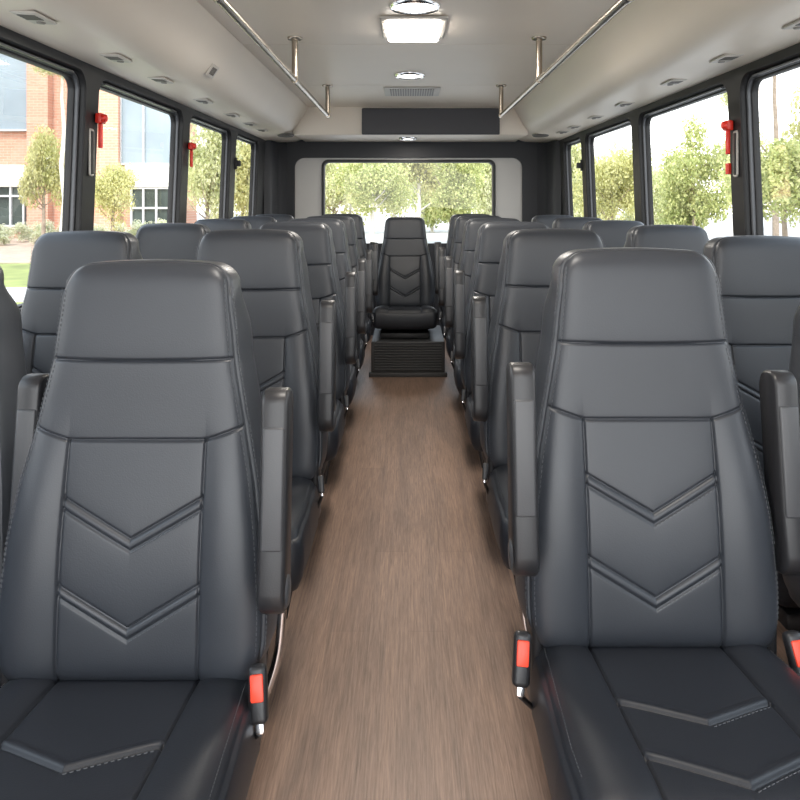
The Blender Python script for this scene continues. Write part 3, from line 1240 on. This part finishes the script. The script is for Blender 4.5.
# ------------------------------------------------------------------ outdoors
GZ = -0.70
mb = MB()
mb.box((-90, -30, GZ - 0.2), (90, 120, GZ))
tag(mb.build('ground', M['asphalt']), 'pale paved ground outside', kind='structure')
for nm, m, y0, y1, x0, x1, lab, z in (('lawn', 'grass', 6.0, 14.4, -60, -3.2, 'green lawn strip beside the bus', 0.02),
                                   ('path', 'concrete', 14.4, 16.8, -60, -3.2, 'pale concrete path across the lawn', 0.03),
                                   ('lawn', 'grass', 16.8, 23.5, -60, -3.2, 'green lawn strip beyond the path', 0.02),
                                   ('gravel_bed', 'mulch', 23.5, 39.9, -60, -3.2, 'brown planting bed before the building', 0.04)):
    mb = MB()
    mb.box((x0, y0, GZ), (x1, y1, GZ + z))
    tag(mb.build(nm, M[m]), lab, kind='structure')

# brick office building
YBD = 40.0
bx_ = lambda px: (px - VX) * YBD / F
bz_ = lambda py: CAMZ + (VY - py) * YBD / F
bld = empty('office_building', (0, 0, 0), 'red brick office building with white bands and tall blue windows', 'building')
MB().box((-40, YBD + 0.3, GZ), (bx_(181), YBD + 3, 11)).build('wall', M['brick'], bld)
for a, b in ((29, 50), (101, 120)):
    MB().box((bx_(a), YBD - 0.25, GZ), (bx_(b), YBD + 0.4, 11)).build('pier', M['brick'], bld)
for a, b in ((-160, 29), (125, 180)):
    MB().box((bx_(a), YBD - 0.05, bz_(187)), (bx_(b), YBD + 0.4, bz_(165)), 0.03, 1).build('band', M['white_band'], bld)


def bwindow(a, b, t, bt, m, cols, rows):
    w = MB().box((bx_(a), YBD + 0.15, bz_(bt)), (bx_(b), YBD + 0.4, bz_(t))).build('window', M[m], bld)
    mb = MB()
    for c in [a] + cols + [b]:
        mb.box((bx_(c) - 0.05, YBD + 0.02, bz_(bt)), (bx_(c) + 0.05, YBD + 0.2, bz_(t)))
    for r in [t] + rows + [bt]:
        mb.box((bx_(a), YBD + 0.03, bz_(r) - 0.05), (bx_(b), YBD + 0.2, bz_(r) + 0.05))
    mb.build('mullion', M['mullion'], w)


bwindow(-120, 30, 20, 130, 'bglass', [-70, -20], [])
bwindow(120, 174, 40, 164, 'bglass', [143], [])
bwindow(-120, 37, 182, 226, 'sglass', [-90, -60, -30, -8, 10, 23], [196])
bwindow(131, 170, 188, 226, 'sglass', [143, 156], [208])


# trees
def leaf_cloud(name, seed, blobs, leaves, size, m, flat=1.0):
    rng = np.random.default_rng(seed)
    unit = lambda a: a / np.linalg.norm(a, axis=1)[:, None]
    c = unit(rng.normal(size=(blobs, 3))) * rng.uniform(0.20, 0.72, (blobs, 1))
    r = rng.uniform(0.22, 0.42, blobs)
    q = rng.integers(blobs, size=leaves)
    p = c[q] + unit(rng.normal(size=(leaves, 3))) * (r[q] * rng.uniform(0.35, 1.08, leaves))[:, None]
    a = unit(rng.normal(size=(leaves, 3)))
    b = unit(np.cross(a, rng.normal(size=(leaves, 3))))
    sz = (size * rng.uniform(0.6, 1.3, leaves))[:, None]
    v = np.stack([p - a * sz, p + b * sz * 0.55, p + a * sz, p - b * sz * 0.55], 1).reshape(-1, 3)
    f = np.arange(leaves * 4).reshape(-1, 4).tolist()
    me = bpy.data.meshes.new(name)
    me.from_pydata([tuple(q) for q in v], [], f)
    me.update()
    me.materials.append(M[m])
    return me


CLOUDS = {}
for i, (m, n, sz) in enumerate((('leaf_yellow', 11000, 0.034), ('leaf_green', 14000, 0.034), ('leaf_pale', 11000, 0.034), ('leaf_white', 4000, 0.05))):
    for k in range(2):
        CLOUDS[(m, k)] = leaf_cloud('foliage', 10 * i + k, 22 if k else 16, n, sz, m)


def tree(px, Y, ptop, pbot, pw, leaf, label, group, bark='bark', k=0, trunk_r=0.09, lean=0.0):
    """tree standing on the ground at depth Y; crown spans photo rows ptop..pbot, pw wide"""
    x = (px - VX) * Y / F
    zt = CAMZ + (VY - ptop) * Y / F
    zb = CAMZ + (VY - pbot) * Y / F
    rx_ = pw * Y / F / 2
    e = empty('tree', (x, Y, GZ), label, 'tree', group)
    hgt = zt - GZ
    c = (zt + zb) / 2 - GZ
    pts = []
    rng = random.Random(int(px * 7 + Y))
    for j in range(7):
        t = j / 6
        pts.append((lean * t + rng.uniform(-.06, .06) * (0.2 < t), rng.uniform(-.06, .06), hgt * 0.86 * t))
    tr = MB().tube(pts, trunk_r, 10, True, trunk_r * 0.3).build('trunk', M[bark], e, smooth=60)
    mb = MB()
    for q in range(9):
        a = rng.uniform(0, 6.28)
        z0 = c - (zt - zb) * rng.uniform(-0.1, 0.45)
        L_ = rx_ * rng.uniform(0.5, 0.85)
        mb.tube([(lean * z0 / hgt, 0, z0), (lean * z0 / hgt + math.cos(a) * L_ * .5, math.sin(a) * L_ * .5, z0 + L_ * .35), (lean * z0 / hgt + math.cos(a) * L_, math.sin(a) * L_, z0 + L_ * 0.9)], trunk_r * .35, 6, True, trunk_r * .1)
    mb.build('branches', M[bark], tr, smooth=60)
    fo = link('foliage', CLOUDS[(leaf, k)], None, e)
    fo.location = (lean * 0.6, 0, c)
    fo.scale = (rx_ * 1.35, rx_ * 1.35, (zt - zb) / 2 * 1.2)
    fo.rotation_euler = (0, 0, rng.uniform(0, 6.28))
    return e


LT, RT, BT = 'trees before the brick building', 'trees beyond the tree-side windows', 'trees behind the rear window'
tree(43, 30, 118, 226, 42, 'leaf_yellow', 'young yellow-green tree before the brick building, seen in the front side window', LT)
tree(63, 22, 30, 80, 60, 'leaf_pale', 'tall tree with pale trunk beside the building pier', LT, 'bark_pale', 1, 0.10)
tree(113, 31, 150, 226, 42, 'leaf_yellow', 'small yellow-green tree low before the white band of the building', LT, k=1)
tree(208, 27, 96, 230, 74, 'leaf_pale', 'pale bushy tree filling the third side window at the building corner', LT)
tree(242, 38, 110, 235, 60, 'leaf_yellow', 'yellowish tree seen through the rearmost window past the building', LT, k=1)
for i, (px, Y, t, b, w, lf, k) in enumerate(((335, 36, 120, 225, 60, 'leaf_pale', 0), (372, 30, 135, 222, 66, 'leaf_green', 1), (418, 34, 110, 220, 72, 'leaf_yellow', 0), (452, 31, 130, 222, 62, 'leaf_green', 0), (488, 40, 118, 228, 62, 'leaf_pale', 1))):
    tree(px, Y, t, b, w, lf, ['pale tree at the building edge of the rear window', 'green tree behind the second thin trunk in the rear window', 'yellow-green tree behind the rear centre seat in the rear window', 'green tree next to the yellow-green one in the rear window', 'pale tree at the far edge of the rear window beside the aisle rail'][i], BT, 'bark_pale' if i in (1, 2) else 'bark', k, 0.12)
for i, (px, Y, t, b, w, lf, k) in enumerate(((574, 40, 110, 240, 60, 'leaf_pale', 0), (612, 34, 132, 236, 64, 'leaf_yellow', 1), (660, 30, 150, 236, 44, 'leaf_pale', 1), (694, 26, 124, 240, 66, 'leaf_green', 0), (742, 30, 100, 235, 40, 'leaf_yellow', 1), (786, 17, 120, 232, 92, 'leaf_green', 1), (840, 22, 60, 240, 120, 'leaf_yellow', 0))):
    tree(px, Y, t, b, w, lf, ['pale tree seen through the rearmost window on the tree side', 'yellow-green tree filling the third window on the tree side', 'pale thin tree at the rear edge of the second tree-side window', 'full green tree in the middle of the second tree-side window', 'yellow-green tree behind the pillar with the red hammer', 'bushy green tree in the front tree-side window', 'broad yellow-green tree beyond the front tree-side window edge'][i], RT, 'bark', k, 0.08)
tree(730, 20, 70, 120, 30, 'leaf_pale', 'slender leaning pale trunk beside the red hammer pillar', RT, 'bark_pale', 0, 0.10, 0.35)
tree(776, 36, -10, 60, 50, 'leaf_yellow', 'tall bare-trunked tree behind the bushy green tree', RT, 'bark', 1, 0.16)
tree(757, 27, -40, 60, 50, 'leaf_pale', 'second tall bare trunk close to the window pillar', RT, 'bark', 0, 0.13)
BACKROW = ['pale yellow-green tree in the back row, %s' % q for q in (
    'behind the building edge of the rear window', 'between the two green trees of the rear window', 'just above the rear centre headrest',
    'toward the pale far edge of the rear window', 'at the far jamb of the rear window', 'behind the rear corner post on the tree side',
    'behind the second tree-side pillar', 'in the pale gap of the second tree-side window', 'above the shrubs at the third side window', 'at the rearmost building-side window')]
for i, (px, Y, t, b, w, lf, k, g) in enumerate(((350, 46, 124, 228, 66, 'leaf_yellow', 1, BT), (394, 56, 118, 222, 66, 'leaf_pale', 1, BT), (432, 48, 126, 226, 66, 'leaf_green', 0, BT), (470, 57, 140, 222, 60, 'leaf_pale', 0, BT), (512, 48, 120, 230, 60, 'leaf_yellow', 0, BT),
        (590, 44, 146, 234, 50, 'leaf_pale', 1, RT), (636, 52, 140, 238, 60, 'leaf_pale', 0, RT), (672, 38, 164, 240, 50, 'leaf_yellow', 0, RT))):
    tree(px, Y, t, b, w, lf, BACKROW[i], g, 'bark_pale', k, 0.10)
for i, px in enumerate((-46, 0, 46, 92, 138, 184, -23, 23, 69, 115, 161)):
    Y = 33.0 if i < 6 else 35.6
    x = (px - VX) * Y / F
    o = link('shrub', CLOUDS[('leaf_white', i % 2)], None, None)
    o.location = (x, Y, GZ + 0.55)
    o.scale = (0.85, 0.8, 0.62)
    o.rotation_euler = (0, 0, i * 1.3)
    tag(o, 'low white-flowering shrub in the bed along the foot of the building', 'shrub', 'white shrubs before the building')

# ------------------------------------------------------------------ light
wd = bpy.data.worlds.new('World')
SC.world = wd
wd.use_nodes = True
nt = wd.node_tree
bg = nt.nodes['Background']
tc = N(nt, 'ShaderNodeTexCoord')
sp = N(nt, 'ShaderNodeSeparateXYZ')
nt.links.new(tc.outputs['Generated'], sp.inputs[0])
r = N(nt, 'ShaderNodeValToRGB')
r.color_ramp.elements[0].position = 0.0
r.color_ramp.elements[0].color = (1.0, 0.98, 0.94, 1)
r.color_ramp.elements[1].position = 0.7
r.color_ramp.elements[1].color = (0.72, 0.85, 1.0, 1)
nt.links.new(sp.outputs['Z'], r.inputs['Fac'])
nt.links.new(r.outputs['Color'], bg.inputs['Color'])
bg.inputs['Strength'].default_value = 2.6

sun = bpy.data.lights.new('sun', 'SUN')
sun.energy = 2.8
sun.angle = math.radians(3)
sun.color = (1.0, 0.93, 0.82)
so = bpy.data.objects.new('sun', sun)
COL.objects.link(so)
so.rotation_euler = Vector((0.10, 0.60, -0.80)).to_track_quat('-Z', 'Y').to_euler()


def area(name, loc, sx, sy, power, col=(1, 0.93, 0.84)):
    l = bpy.data.lights.new(name, 'AREA')
    l.shape = 'RECTANGLE'
    l.size, l.size_y = sx, sy
    l.energy = power
    l.color = col
    o = bpy.data.objects.new(name, l)
    COL.objects.link(o)
    o.location = loc
    return o


area('lamp_and_fill_glow', (0.026, 2.957, CZ - 0.02), 0.15, 0.15, 3.5)
area('lamp_and_fill_glow', (0.023, 3.32, CZ - 0.04), 0.2, 0.3, 5)
area('lamp_and_fill_glow', (0.01, 4.57, CZ - 0.02), 0.15, 0.15, 2)
area('lamp_and_fill_glow', (0.0, 6.40, 1.684 - 0.02), 0.12, 0.12, 2)
area('lamp_and_fill_glow', (0.02, 1.2, CZ - 0.02), 0.2, 0.3, 5)  # added fill with no fixture, brightens the cabin around the front seats
area('lamp_and_fill_glow', (0.02, -0.4, CZ - 0.02), 0.2, 0.3, 5)  # added unseen fill behind the camera, no fixture belongs to it

# ------------------------------------------------------------------ camera
cam = bpy.data.cameras.new('camera')
cam.sensor_width = 36
cam.lens = F / 800 * 36
cam.shift_x = -(VX - 400) / 800
cam.shift_y = -(400 - VY) / 800
cam.clip_start = 0.02
cam.clip_end = 500
co = bpy.data.objects.new('camera', cam)
COL.objects.link(co)
co.location = (0, 0, CAMZ)
co.rotation_euler = (math.radians(90), 0, 0)
SC.camera = co

SC.view_settings.view_transform = 'Standard'
SC.view_settings.look = 'None'
SC.view_settings.gamma = 1
SC.view_settings.exposure = 1.15
SC.view_settings.use_curve_mapping = False
SC.cycles.max_bounces = 10
SC.cycles.diffuse_bounces = 6
SC.cycles.transparent_max_bounces = 12
